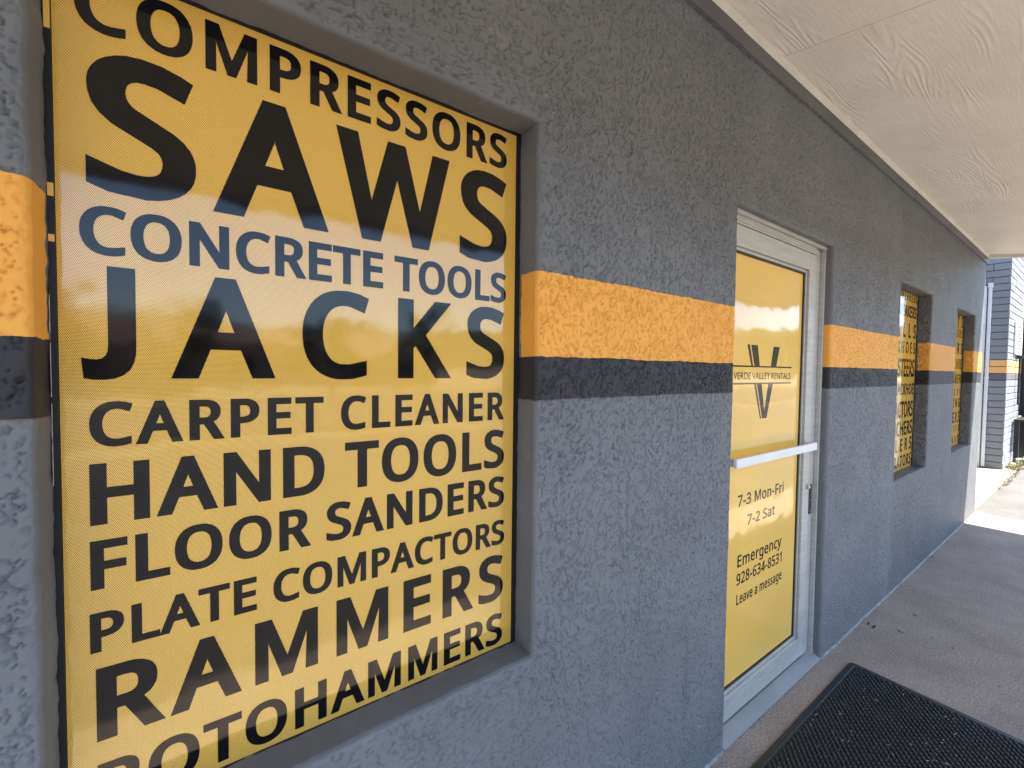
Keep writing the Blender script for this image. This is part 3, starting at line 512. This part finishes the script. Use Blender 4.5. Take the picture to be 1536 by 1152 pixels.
# thin caulk line between board and stucco, and the paint line at the foot of the wall
def wavy_strip(x0, x1, f, w, step=.03):
    m = MB(); n = int((x1 - x0) / step)
    for i in range(n):
        a = x0 + i * step; b = a + step
        pa, pb = f(a), f(b); wa, wb = w(a), w(b)
        m.poly([pa[0], pb[0], pb[1], pa[1]], [(0, 1, 2, 3)])
    return m
mm = MB()
x = WX0 + 0.02
while x < WX1 - .05:
    r = .0022 + .0012 * noise.noise(Vector((x * 9, 0, 0))); x2 = min(x + .07, WX1 - .02)
    mm.tube((x, -.0025, 2.7995 + .0012 * noise.noise(Vector((x * 5, 1, 0)))), (x2, -.0025, 2.7995 + .0012 * noise.noise(Vector((x2 * 5, 1, 0)))), r, n=6)
    x = x2
mm.build('caulk_line', M['band'], store, True)
mm = MB()
def foot(x0, x1):
    n = int((x1 - x0) / .02)
    P = []
    for i in range(n + 1):
        x = x0 + (x1 - x0) * i / n
        P.append((x, -.007 - .007 * noise.noise(Vector((x * 7, 4, 0))) - .004 * noise.noise(Vector((x * 40, 2, 0))), .010 + .006 * noise.noise(Vector((x * 9, 8, 0)))))
    vs = []
    for (x, y, z) in P: vs += [(x, y, .0006), (x, min(-.004, y + .006), z * .55), (x, .004, z)]
    fs = [(3 * i + j, 3 * i + 3 + j, 3 * i + 4 + j, 3 * i + 1 + j) for i in range(n) for j in (0, 1)]
    mm.poly(vs, fs)
foot(WX0, 1.70); foot(2.695, WX1)
mm.build('foot_bead', M['bead'], store, True)

# ------------------------------------------------------------------ windows with printed film
LINES1 = [('COMPRESSORS', -.170, .657, 2.088, .081), ('SAWS', -.160, .659, 1.836, .212), ('CONCRETE TOOLS', -.169, .659, 1.732, .073),
          ('JACKS', -.170, .655, 1.529, .173), ('CARPET CLEANER', -.162, .657, 1.416, .069), ('HAND TOOLS', -.163, .658, 1.286, .095),
          ('FLOOR SANDERS', -.164, .660, 1.178, .076), ('PLATE COMPACTORS', -.166, .662, 1.072, .062), ('RAMMERS', -.160, .659, .919, .116),
          ('ROTOHAMMERS', -.160, .658, .795, .078)]
W2 = [('ROCK BREAKERS', 2.131, 2.185), ('TILE BREAKERS', 2.006, 2.09), ('DRILLS', 1.845, 1.95), ('BACKHOES', 1.72, 1.805), ('SKID STEERS', 1.535, 1.667),
      ('TOW BACKHOE', 1.392, 1.475), ('EXTRACTORS', 1.212, 1.332), ('TRENCHERS', 1.07, 1.175), ('TILLERS', .944, 1.038), ('GENERATORS', .822, .905)]
W3 = [('LIFTS', 2.055, 2.165), ('HANDLERS', 1.945, 2.02), ('MIXERS', 1.775, 1.882), ('LAWN CARE', 1.617, 1.717), ('ICE MAKER', 1.465, 1.555),
      ('WASHERS', 1.346, 1.405), ('WELDING', 1.214, 1.305), ('ROLLERS', 1.056, 1.16), ('SUPPLIES', .963, 1.02), ('MASONRY', .845, .912)]
LINES2 = [(t, 3.945, 4.738, a, b - a) for t, a, b in W2]
LINES3 = [(t, 5.745, 6.568, a, b - a) for t, a, b in W3]
def window(i, op, lines_, label, group='printed shop windows', m=.0085):
    x0, x1, z0, z1 = op; fy = .085
    w = empty('window', ((x0 + x1) / 2, fy, z0), label, 'window', group)
    z0s, z1s = z0 - .02, z1 + .012
    fr = MB()
    fr.box(x0 - .0, x0 + m, fy - .002, fy + .03, z0, z1).box(x1 - m - .004, x1, fy - .003, fy + .03, z0, z1)
    fr.box(x0, x1, fy - .003, fy + .03, z1 - .004, z1 + .02).box(x0, x1, fy - .003, fy + .03, z0 - .02, z0 + .001)
    fr.build('frame', M['gasket'], w)
    MB().box(x0 + .001, x1 - .001, fy + .0065, fy + .0125, z0 - .01, z1 + .01).build('glass', M['glass_dark'], w)
    f = MB().box(x0 + m + .0005, x1 - m - .0055, fy + .001, fy + .0022, z0 + .0012, z1 - .0045).build('printed_film', M['film'], w)
    for (t, a, b, z, c) in lines_:
        lettering(f, t, 'B', a, b, z, c, fy + .0004, M['ink'], label='black printed word ' + t)
    return w
w1 = window(1, OPEN[0], LINES1, 'largest nearest shop window, yellow perforated film listing SAWS, JACKS and RAMMERS')
window(2, OPEN[2], LINES2, 'middle narrow-looking shop window right after the door, yellow film ending in ATORS')
window(3, OPEN[3], LINES3, 'farthest shop window, last before the sunlit end of the grey wall')
tb = MB()  # plain yellow strips, their colour stands in for light leaking past the film
for z0, z1 in ((2.066, 2.19), (1.812, 1.832), (1.742, 1.753)):
    tb.box(-.2025, -.1958, .0805, .0822, z0, z1)
tb.build('light_leak_strip', M['door_film'], w1)
ch = MB()
for z0, z1 in ((1.60, 1.66), (1.50, 1.585), (1.36, 1.49)):
    n = 12
    for k in range(n):
        a = z0 + (z1 - z0) * k / n; b = z0 + (z1 - z0) * (k + 1) / n
        wv = .004 + .003 * noise.noise(Vector((a * 60, 2, 1)))
        ch.poly([(-.2025, .081 - wv, a), (-.2025, .081, a), (-.2025, .081, b), (-.2025, .081 - wv, b)], [(0, 1, 2, 3)])
ch.build('chipped_edge', M['chip'], w1)

# ------------------------------------------------------------------ glass shop door
door = empty('shop_door', (2.2, .06, 0), 'aluminium framed glass door filled with yellow film, shop logo and opening hours', 'door')
X0, X1, ZT = 1.7055, 2.6895, 2.2195
j = MB(); j.box(X0, X0 + .035, .045, .15, -.005, ZT, .002).box(2.600, X1, .055, .15, -.005, ZT, .002)
j.build('jamb', M['alu'], door)
st = MB().box(2.672, 2.6885, .034, .0545, 0, ZT, .002); st.build('door_stop', M['alu'], door)
MB().box(X0 + .046, 2.599, .045, .15, 2.172, ZT, .002).build('header', M['alu'], door)
MB().box(X0 + .046, 2.599, .040, .0445, 2.180, 2.190, .001).box(X0, X1, .030, .0445, 2.205, 2.2215, .002).build('header_lip', M['alu'], door)
LX0, LX1 = X0 + .037, 2.597
def rail(name, x0, x1, z0, z1, y0=.046, y1=.095):
    return MB().box(x0, x1, y0, y1, z0, z1, .0025).build(name, M['alu'], door)
rail('stile', LX0, LX0 + .030, .045, 2.168); rail('stile', 2.520, LX1, .045, 2.168)
rail('top_rail', LX0 + .031, 2.519, 2.082, 2.168); rail('bottom_rail', LX0 + .031, 2.519, .045, .150)
bd = MB()
gx0, gx1, gz0, gz1 = LX0 + .031, 2.519, .151, 2.081
for (a, b, c, d) in ((gx1 - .012, gx1, gz0, gz1), (gx0, gx0 + .012, gz0, gz1), (gx0 + .0125, gx1 - .0125, gz1 - .012, gz1), (gx0 + .0125, gx1 - .0125, gz0, gz0 + .012)):
    bd.box(a, b, .058, .09, c, d, .002)
bd.build('glazing_bead', M['alu'], door)
gk = MB()
ax0, ax1, az0, az1 = gx0 + .0125, gx1 - .0125, gz0 + .0125, gz1 - .0125
for (a, b, c, d) in ((ax1 - .010, ax1, az0, az1), (ax0, ax0 + .010, az0, az1), (ax0 + .0105, ax1 - .0105, az1 - .008, az1), (ax0 + .0105, ax1 - .0105, az0, az0 + .008)):
    gk.box(a, b, .064, .088, c, d)
gk.build('gasket', M['gasket'], door)
MB().box(ax0, ax1, .070, .076, az0, az1).build('glass', M['glass_dark'], door)
FY = .0685
film = MB().box(ax0 + .011, ax1 - .0105, FY, FY + .001, az0 + .009, az1 - .009).build('printed_film', M['door_film'], door)
LY = FY - .0004
DX = .004
for t, a, b, z, c in (('7-3 Mon-Fri', 1.895, 2.345, .955, .050), ('7-2 Sat', 1.985, 2.257, .858, .046), ('Emergency', 1.907, 2.340, .681, .052),
                      ('928-634-8531', 1.902, 2.347, .600, .050), ('Leave a message', 1.907, 2.352, .510, .046)):
    lettering(film, t, 'S', a + DX, b + DX, z, c, LY, M['door_ink'], fit='scale', label='black printed line ' + t)
lettering(film, 'VERDE VALLEY RENTALS', 'F', 1.832, 2.386, 1.522, .030, LY, M['door_ink'], fit='scale', label='thin capitals reading VERDE VALLEY RENTALS')
lg = MB()
def q4(*p): lg.poly([(x + .022, LY, z) for x, z in p], [tuple(range(len(p)))])
zt, zb, zu, zl = 1.677, 1.339, 1.580, 1.503
q4((1.795, zu - .0035), (2.372, zu - .0035), (2.372, zu + .0035), (1.795, zu + .0035))
q4((1.795, zl - .0035), (2.372, zl - .0035), (2.372, zl + .0035), (1.795, zl + .0035))
def lx(xa, xb, z): return xa + (xb - xa) * (zt - z) / (zt - zb)
for (a0, a1, b0, b1) in ((1.923, 1.944, 2.058, 2.068), (1.956, 2.016, 2.078, 2.106), (2.172, 2.236, 2.090, 2.120)):
    LY -= .00008
    for (za, zc) in ((zt, zu + .0035), (zl - .0035, zb)):
        q4((lx(a0, b0, zc), zc), (lx(a1, b1, zc), zc), (lx(a1, b1, za), za), (lx(a0, b0, za), za))
lgo = lg.build('logo', M['door_ink'], film); lgo['label'] = 'black V shaped logo with double left stroke'
pb = MB().box(1.76, 2.572, .006, .022, 1.155, 1.194, .003); pb.build('push_bar', M['white_metal'], door)
MB().box(2.540, 2.566, .0225, .0455, 1.160, 1.188, .002).box(1.765, 1.79, .0225, .0455, 1.160, 1.188, .002).build('bar_bracket', M['alu'], door)
MB().tube((2.572, .038, .955), (2.572, .0455, .955), .0135, n=20).tube((2.572, .034, .955), (2.572, .0385, .955), .0095, n=16).build('lock_cylinder', M['steel'], door)
MB().box(2.618, 2.652, .0515, .0548, .795, .955, .001).build('strike_plate', M['dark_metal'], door)
for z_ in (.81, .87): MB().tube((2.636, .0498, z_), (2.636, .0518, z_), .004).build('screw', M['steel'], door)
th = MB()
th.poly([(X0, .12, .028), (X1, .12, .028), (X1, .05, .028), (X0, .05, .028), (X1, -.004, .006), (X0, -.004, .006), (X1, -.004, .0005), (X0, -.004, .0005)],
        [(0, 3, 2, 1), (3, 5, 4, 2), (5, 7, 6, 4)])
th.build('threshold', M['threshold'], door)
cr = MB()
for k in range(60):
    x = random.uniform(X0, X1 - .02); s = random.uniform(.003, .009) * (1.3 if 1.9 < x < 2.4 else .8)
    cr.poly([(x + s * random.uniform(-1, 1), -.006 + s * random.uniform(-1.0, .3), random.uniform(.0008, .006)) for _ in range(5)], [(0, 1, 2), (0, 2, 3), (0, 3, 4)])
cr.build('crumbled_sealant', M['bead'], door)

# ------------------------------------------------------------------ awning
SL = .177; SZ = 2.895; AX0, AX1, AY = -3.2, 7.06, -1.93
awn = empty('awning', (2, -1, 2.6), 'cream painted awning with wood grain soffit panels sloping down over the sidewalk', 'awning')
def sl(y, d=0): return SZ + SL * y + d
seams = [-3.2, -.66, 2.0, 4.66, AX1]
for a, b in zip(seams, seams[1:]):
    for (ya, yb) in ((-.012, -1.225), (-1.2275, AY)):
        bm = MB(); th_ = .012; g = .0018
        bm.poly([(a + g, ya, sl(ya)), (b - g, ya, sl(ya)), (b - g, yb, sl(yb)), (a + g, yb, sl(yb)),
                 (a + g, ya, sl(ya) + th_), (b - g, ya, sl(ya) + th_), (b - g, yb, sl(yb) + th_), (a + g, yb, sl(yb) + th_)],
                [(0, 1, 2, 3), (7, 6, 5, 4), (0, 4, 5, 1), (1, 5, 6, 2), (2, 6, 7, 3), (3, 7, 4, 0)])
        bm.build('soffit_panel', M['soffit'], awn)
dk = MB()
dk.poly([(AX0, -.0, sl(0, .02)), (AX1, 0, sl(0, .02)), (AX1, AY, sl(AY, .02)), (AX0, AY, sl(AY, .02)),
         (AX0, 0, sl(0, .16)), (AX1, 0, sl(0, .16)), (AX1, AY, sl(AY, .16)), (AX0, AY, sl(AY, .16))],
        [(0, 1, 2, 3), (7, 6, 5, 4), (0, 4, 5, 1), (1, 5, 6, 2), (2, 6, 7, 3), (3, 7, 4, 0)])
dk.build('roof_deck', M['roof'], awn)
eb = MB()
eb.poly([(AX1 + dx, y, sl(y, d)) for dx in (.002, .04) for y in (-.012, AY) for d in (-.036, .18)],
        [(0, 1, 3, 2), (4, 6, 7, 5), (0, 4, 5, 1), (2, 3, 7, 6), (0, 2, 6, 4), (1, 5, 7, 3)])
eb.build('end_fascia', M['fascia'], awn)
MB().box(AX0, AX1 + .04, AY - .035, AY - .002, sl(AY, -.05), sl(AY, .18), .003).build('front_fascia', M['fascia'], awn)

# ------------------------------------------------------------------ rubber mat
mat_ = empty('door_mat', (2.0, -.55, 0), 'black ribbed rubber scraper mat lying on the sidewalk before the door', 'mat')
MX0, MX1, MY0, MY1 = 1.15, 2.80, -1.02, -.100
def rrect(x0, x1, y0, y1, r, z, n=5):
    P = []
    for cx, cy, a0 in ((x1 - r, y1 - r, 0), (x0 + r, y1 - r, 90), (x0 + r, y0 + r, 180), (x1 - r, y0 + r, 270)):
        for k in range(n + 1):
            t = math.radians(a0 + 90 * k / n); P.append((cx + r * math.cos(t), cy + r * math.sin(t), z))
    return P
rings = [rrect(MX0, MX1, MY0, MY1, .025, .001), rrect(MX0 + .004, MX1 - .004, MY0 + .004, MY1 - .004, .022, .008),
         rrect(MX0 + .03, MX1 - .03, MY0 + .026, MY1 - .026, .01, .0085), rrect(MX0 + .033, MX1 - .033, MY0 + .029, MY1 - .029, .008, .004)]
n = len(rings[0]); m = MB(); m.poly([p for r in rings for p in r], [(k * n + i, k * n + (i + 1) % n, (k + 1) * n + (i + 1) % n, (k + 1) * n + i) for k in range(3) for i in range(n)] + [tuple(3 * n + i for i in range(n))])
m.build('mat_sheet', M['rubber'], mat_)
lump = MB(); LP, LY_ = .0155, .0240
prof = ((0, 1.0, 1.0), (.005, .84, .84), (.0072, .42, .5))
i = 0; x = MX0 + .040
while x < MX1 - .040:
    y = MY0 + .038 + (LY_ / 2 if i % 2 else 0)
    while y < MY1 - .036:
        V_ = []; jx = random.uniform(-.0006, .0006); js = random.uniform(.9, 1.08)
        for z, ax, ay in prof:
            for k in range(8):
                t = math.pi * 2 * k / 8
                V_.append((x + jx + math.cos(t) * .0063 * ax * js + math.sin(t) * .0012, y + math.sin(t) * .0086 * ay * js, .004 + z))
        lump.poly(V_, [(8 * q + k, 8 * q + (k + 1) % 8, 8 * q + 8 + (k + 1) % 8, 8 * q + 8 + k) for q in (0, 1) for k in range(8)] + [tuple(16 + k for k in range(8))])
        y += LY_
    x += LP; i += 1
lo = lump.build('scraper_nubs', M['rubber'], mat_, True); lo['kind'] = 'stuff'
lint = MB()
for k in range(330):
    x = random.uniform(MX0 + .05, MX1 - .04); y = random.uniform(MY0 + .05, MY1 - .03)
    if noise.noise(Vector((x * 4, y * 4, 0))) < -.15: continue
    L = random.uniform(.003, .013) * (1 if random.random() < .8 else 1.6); a = random.uniform(0, math.pi); w = random.uniform(.0005, .0011)
    dx, dy = math.cos(a) * L / 2, math.sin(a) * L / 2; z = random.uniform(.0095, .0115)
    lint.poly([(x - dx, y - dy, z), (x + dy * w / L * 2, y - dx * w / L * 2, z + .001), (x + dx, y + dy, z + random.uniform(-.001, .002)), (x - dy * w / L * 2, y + dx * w / L * 2, z)], [(0, 1, 2, 3)])
lt = lint.build('straw_bits', M['straw']); tag(lt, 'pale bits of straw and lint scattered over the black mat', 'debris', kind='stuff')
# dry leaf bits on the sidewalk
def groundpt(u, v):
    px, py = (u - 768) / 641.03, -(v - 576) / 641.03
    d = fwd + right * px + up * py
    t = -H / d.z; return d.x * t, -.88 + d.y * t
SCRAPS = ['longest leaf sliver, nearest the wall beside the mat corner', 'second long leaf sliver lying against the longest one near the wall', 'leaf sliver lying in the middle of the walk between mat and wall foot', 'thin leaf shred nearer the wall than the middle slivers', 'round dark crumb in the middle of the walk above the mat', 'small dark crumb between the middle sliver and the curled leaf bit', 'curled dark leaf bit highest above the right mat edge', 'dark leaf bit close to the wall foot toward the far end', 'tiny crumb touching the leaf bit near the far wall foot', 'farthest leaf shred before the sunlit end of the walk', 'dark crumb near the right side of the walk, level with the middle slivers', 'leaf crumb just beyond the far long edge of the mat', 'small shred along the wall foot beyond the door', 'tiny shred out from the wall foot beyond the door', 'dark crumb on the strip of concrete between door and mat', 'tiny crumb alone on the right half of the walk']
for si, (u, v, L, a) in enumerate(((1303, 936, .045, .2), (1311, 941, .05, .1), (1350, 948, .035, 1.3), (1372, 923, .03, .9), (1412, 941, .02, .3), (1398, 958, .018, .7),
                   (1429, 973, .022, .5), (1399, 836, .03, .9), (1400, 837, .02, .2), (1432, 821, .022, .3), (1525, 897, .016, .4), (1499, 1031, .014, 1.2),
                   (1350, 868, .02, .4), (1370, 885, .016, 1.8), (1245, 1040, .02, .6), (1475, 963, .010, .6))):
    x, y = groundpt(u, v); ca, sa = math.cos(a), math.sin(a); w = L * .22
    pts = [(-L / 2, 0), (-L * .2, w / 2), (L * .2, w * .4), (L / 2, 0), (L * .15, -w / 2), (-L * .25, -w * .35)]
    P = [(x + p * ca - q * sa, y + p * sa + q * ca, .002 + (.004 if k in (0, 3) else .001)) for k, (p, q) in enumerate(pts)]
    Q = [(p[0], p[1], p[2] + .0012) for p in P]
    o = MB().poly(P + Q, [(0, 1, 2, 3, 4, 5)[::-1], (6, 7, 8, 9, 10, 11)] + [(k, (k + 1) % 6, 6 + (k + 1) % 6, 6 + k) for k in range(6)]).build('leaf_fragment', M['debris'])
    tag(o, SCRAPS[si], 'leaf', 'leaf scraps on the sidewalk')

# ------------------------------------------------------------------ painted block wall at the far end
bw = empty('block_wall', (11.5, .3, 0), 'grey painted block wall standing in sun past the end of the stucco wall', 'wall')
BX0, BX1, BY = 10.70, 12.46, .165
MB().box(BX0 + .012, BX1 - .012, BY + .012, BY + .36, -.12, 4.32).build('mortar_core', M['mortar'], bw)
CH = .114; nc = 38
bmx = {}
def block(x0, x1, y0, y1, z0, z1):
    key = (round(x1 - x0, 3), round(y1 - y0, 3))
    if key not in bmx:
        t = MB(); t.box(-(x1 - x0) / 2, (x1 - x0) / 2, -(y1 - y0) / 2, (y1 - y0) / 2, -(z1 - z0) / 2, (z1 - z0) / 2, .008)
        me = bpy.data.meshes.new('brick'); me.from_pydata(t.v, [], t.f); me.materials.append(M['brick']); bmx[key] = me
    o = bpy.data.objects.new('brick', bmx[key]); link(o); o.parent = bw
    o.location = Vector(((x0 + x1) / 2 + random.uniform(-.003, .003), (y0 + y1) / 2 + random.uniform(-.003, .003), (z0 + z1) / 2)) - bw.location
for r in range(nc):
    z0 = r * CH; z1 = z0 + CH - .010; off = 0 if r % 2 == 0 else .20
    x = BX0; first = True
    while x < BX1 - .02:
        w = .40 if not (first and off) else .20
        e = min(x + w, BX1); dep = .20 if not (first) else (.20 if off else .36)
        block(x + (.004 if not first else 0), e - .006, BY, BY + dep, z0, z1); first = False; x = e
    if off: block(BX0, BX0 + .19, BY + .206, BY + .36, z0, z1)
ns = empty('notice_board', (11.7, .16, 1.9), 'tall cream notice board with rows of faded print on the sunlit block wall', 'sign')
MB().box(11.28, 12.12, .138, .160, 1.925, 2.485, .004).build('panel', M['sign_face'], ns)
pr = MB()
for k in range(8):
    z = 2.425 - k * .062; a = 11.46 + (.02 if k % 2 else 0); wd = (.40, .36, .42, .44, .48, .44, .36, .28)[k]
    x = a
    while x < a + wd:
        s = random.uniform(.05, .11); pr.box(x, min(x + s, a + wd), .1365, .1378, z - .028, z); x += s + .022
pr.build('printed_rows', M['sign_print'], ns)
cd = empty('conduit', (11.8, .13, 1), 'thin dark conduit running down the block wall below the notice board', 'conduit')
MB().tube((11.75, .125, 1.05), (11.75, .125, 1.90), .014).build('pipe', M['dark_metal'], cd)
MB().box(11.70, 11.80, .09, .155, 1.86, 1.915, .005).build('junction_box', M['dark_metal'], cd)
ds = empty('downspout', (10.67, .385, 0), 'white square downspout in the recess beside the block wall', 'downspout')
MB().box(10.650, 10.690, .366, .408, .02, 3.02, .005).build('pipe', M['white_metal'], ds)
MB().box(10.640, 10.700, .358, .416, 3.021, 3.10, .004).build('spout_head', M['white_metal'], ds)
MB().box(10.645, 10.695, .361, .413, 1.5, 1.53, .003).build('strap', M['white_metal'], ds)
tb_ = MB().box(10.66, 10.70, .425, .50, 0, 3.06, .004).build('corner_board', M['white_metal']); tag(tb_, 'white upright corner board behind the downspout in the recess', 'trim board')
rw = MB().box(7.1, 11.0, 1.6, 1.7, -.1, 3.4).build('recess_wall', M['band']); tag(rw, 'grey wall at the back of the recess behind the sunlit pad', 'wall')
ev = MB().box(7.11, 12.6, .50, 3.0, 3.42, 3.55).build('recess_roof', M['roof']); tag(ev, 'flat roof over the recess between stucco and block walls', 'roof')
# dark steel stand right of the block wall
rk = empty('steel_stand', (12.3, 0, 0), 'dark steel stand with a white rail at the end of the block wall', 'stand')
MB().box(12.52, 13.3, -.25, .30, .80, 2.62, .01).build('cabinet', M['dark_metal'], rk)
MB().box(11.55, 13.3, -.05, .145, .755, .792, .004).build('shelf', M['dark_metal'], rk)
MB().box(12.08, 12.20, -.02, .13, .02, .75, .006).build('leg', M['dark_metal'], rk)
MB().box(11.60, 11.66, .08, .14, .10, .75, .006).build('leg', M['dark_metal'], rk)
MB().box(12.50, 13.3, -.262, -.252, 1.30, 1.325).build('rail', M['white_metal'], rk)
MB().box(12.515, 13.3, -.262, -.252, 1.62, 1.90).build('red_panel', M['red'], rk)
MB().box(11.9, 13.3, -.05, .13, -.02, .06, .006).build('foot_beam', M['white_metal'], rk)

# ------------------------------------------------------------------ weeds
def tuft(m, x, y, r, h, n, wl):
    for _ in range(n):
        a = random.uniform(0, 6.283); rr = r * math.sqrt(random.random())
        bx, by = x + math.cos(a) * rr, y + math.sin(a) * rr; hh = h * random.uniform(.4, 1)
        lx_, ly_ = random.uniform(-.6, .6) * hh, random.uniform(-.6, .6) * hh; w = wl * random.uniform(.6, 1.2)
        b = random.uniform(0, 6.283); wx, wy = math.cos(b) * w, math.sin(b) * w
        m.poly([(bx - wx * .3, by - wy * .3, -.01), (bx + wx * .3, by + wy * .3, -.01), (bx + lx_ * .5 + wx, by + ly_ * .5 + wy, hh * .6), (bx + lx_, by + ly_, hh), (bx + lx_ * .5 - wx, by + ly_ * .5 - wy, hh * .6)],
               [(0, 1, 2, 4), (4, 2, 3)])
wm = MB()
x = 8.2
while x < 11.6:
    if random.random() < .75 and x > 8.8: tuft(wm, x, .01 + random.uniform(-.02, .02) + max(0, (x - 10.4)) * .05, .045, .012 + .02 * random.random() * min(1, max(0, x - 9)), 15, .004)
    x += .07
for k in range(40): tuft(wm, random.uniform(10.8, 12.4), random.uniform(-.04, .14), .05, .045, 18, .006)
wd = wm.build('weeds', M['weed']); tag(wd, 'dry yellow green weeds along the seam between pad and asphalt', 'weeds', kind='stuff')
pl = empty('leafy_weed', (12.0, .0, 0), 'small green leafy weed at the foot of the dark steel stand', 'plant')
lv = MB(); stm = MB()
for k in range(9):
    a = k * .7; hx, hy, hz = 11.95 + .13 * math.cos(a), .02 + .07 * math.sin(a), random.uniform(.04, .15)
    stm.tube((11.95, .02, -.015), (hx, hy, hz), .004, .002, 5)
    for q in range(9):
        t = .3 + .7 * q / 8; cx, cy, cz = 11.95 + (hx - 11.95) * t, .02 + (hy - .02) * t, hz * t
        b = random.uniform(0, 6.28); L = random.uniform(.03, .055); dx, dy = math.cos(b), math.sin(b)
        lv.poly([(cx, cy, cz), (cx + dx * L * .5 - dy * L * .25, cy + dy * L * .5 + dx * L * .25, cz + .012), (cx + dx * L, cy + dy * L, cz + .004), (cx + dx * L * .5 + dy * L * .25, cy + dy * L * .5 - dx * L * .25, cz + .012)], [(0, 1, 2, 3)])
lv.build('leaves', M['leaf'], pl); stm.build('stem', M['leaf'], pl)

# ------------------------------------------------------------------ across the street (seen mirrored in the window film)
def tree(x, y, h, cw, label, seed):
    rnd = random.Random(seed)
    t = empty('tree', (x, y, 0), label, 'tree', 'trees across the street')
    tk = MB(); tk.tube((x, y, -.15), (x, y, h * .45), .16, .10, 9)
    for k in range(6):
        a = k * 1.05; tk.tube((x, y, h * (.28 + .03 * k)), (x + math.cos(a) * cw * .35, y + math.sin(a) * cw * .35, h * (.55 + .05 * (k % 3))), .06, .025, 6)
    tk.build('trunk', M['bark'], t)
    cr = MB()
    cl = [(rnd.gauss(0, .30) * cw, rnd.gauss(0, .30) * cw, h * (.62 + rnd.uniform(-.24, .24)), rnd.uniform(.22, .42) * cw * .6) for _ in range(16)]
    for _ in range(3600):
        c = rnd.choice(cl); v = Vector((rnd.gauss(0, 1), rnd.gauss(0, 1), rnd.gauss(0, .8))); v.normalize(); v *= c[3] * rnd.uniform(.5, 1.05)
        p = Vector((x + c[0], y + c[1], c[2])) + v
        a = Vector((rnd.uniform(-1, 1), rnd.uniform(-1, 1), rnd.uniform(-.6, .6))).normalized(); b = a.orthogonal().normalized(); s = rnd.uniform(.06, .13)
        cr.poly([p - a * s, p + b * s * .5, p + a * s, p - b * s * .5], [(0, 1, 2, 3)])
    cr.build('crown', M['tree_leaf'], t)
for i, (x, y, h, cw, lb) in enumerate(((-14, -27, 7.2, 3.4, 'broad dark green tree at the left end of the row across the road'),
    (-6.5, -28, 6.6, 2.8, 'low rounded tree across the road left of the tan building'),
    (-1.0, -30, 6.2, 3.0, 'loose crowned tree before the left corner of the tan building'),
    (6.0, -26, 5.2, 2.6, 'smallest tree across the road before the tan building'),
    (13, -29, 7.0, 3.6, 'tall full tree across the road at the right corner of the tan building'),
    (21, -27, 6.2, 3.4, 'wide tree across the road right of the tan building'),
    (30, -28, 6.8, 3.8, 'tallest tree at the right end of the row across the road'))):
    tree(x, y, h, cw, lb, 40 + i)
fb = empty('tan_building', (4, -38, 0), 'low tan rendered building with a brown hipped roof across the road', 'building')
MB().box(-9, 17, -44, -35, -.15, 3.1).build('wall', M['far_wall'], fb)
MB().poly([(-9.5, -44.5, 3.1), (17.5, -44.5, 3.1), (17.5, -34.5, 3.1), (-9.5, -34.5, 3.1), (-5.5, -39.5, 4.9), (13.5, -39.5, 4.9)],
          [(0, 1, 5, 4), (1, 2, 5), (2, 3, 4, 5), (3, 0, 4), (3, 2, 1, 0)]).build('roof', M['far_roof'], fb)
for k in range(6):
    xx = -7.5 + k * 4.1
    MB().box(xx, xx + 1.8, -34.99, -34.95, .9, 2.2).build('window', M['glass_dark'], fb)
hills = MB(); P = []
for k in range(61):
    a = math.radians(-185 + k * 3.2); r = 300
    P.append((r * math.cos(a), r * math.sin(a), -.2)); P.append((r * 1.15 * math.cos(a), r * 1.15 * math.sin(a), 33 + 16 * noise.noise(Vector((k * .22, 3, 0))) + 3 * noise.noise(Vector((k * .9, 1, 0)))))
hills.poly(P, [(2 * k, 2 * k + 2, 2 * k + 3, 2 * k + 1) for k in range(60)])
ho = hills.build('hills', M['hill'], None, True); ho['kind'] = 'structure'
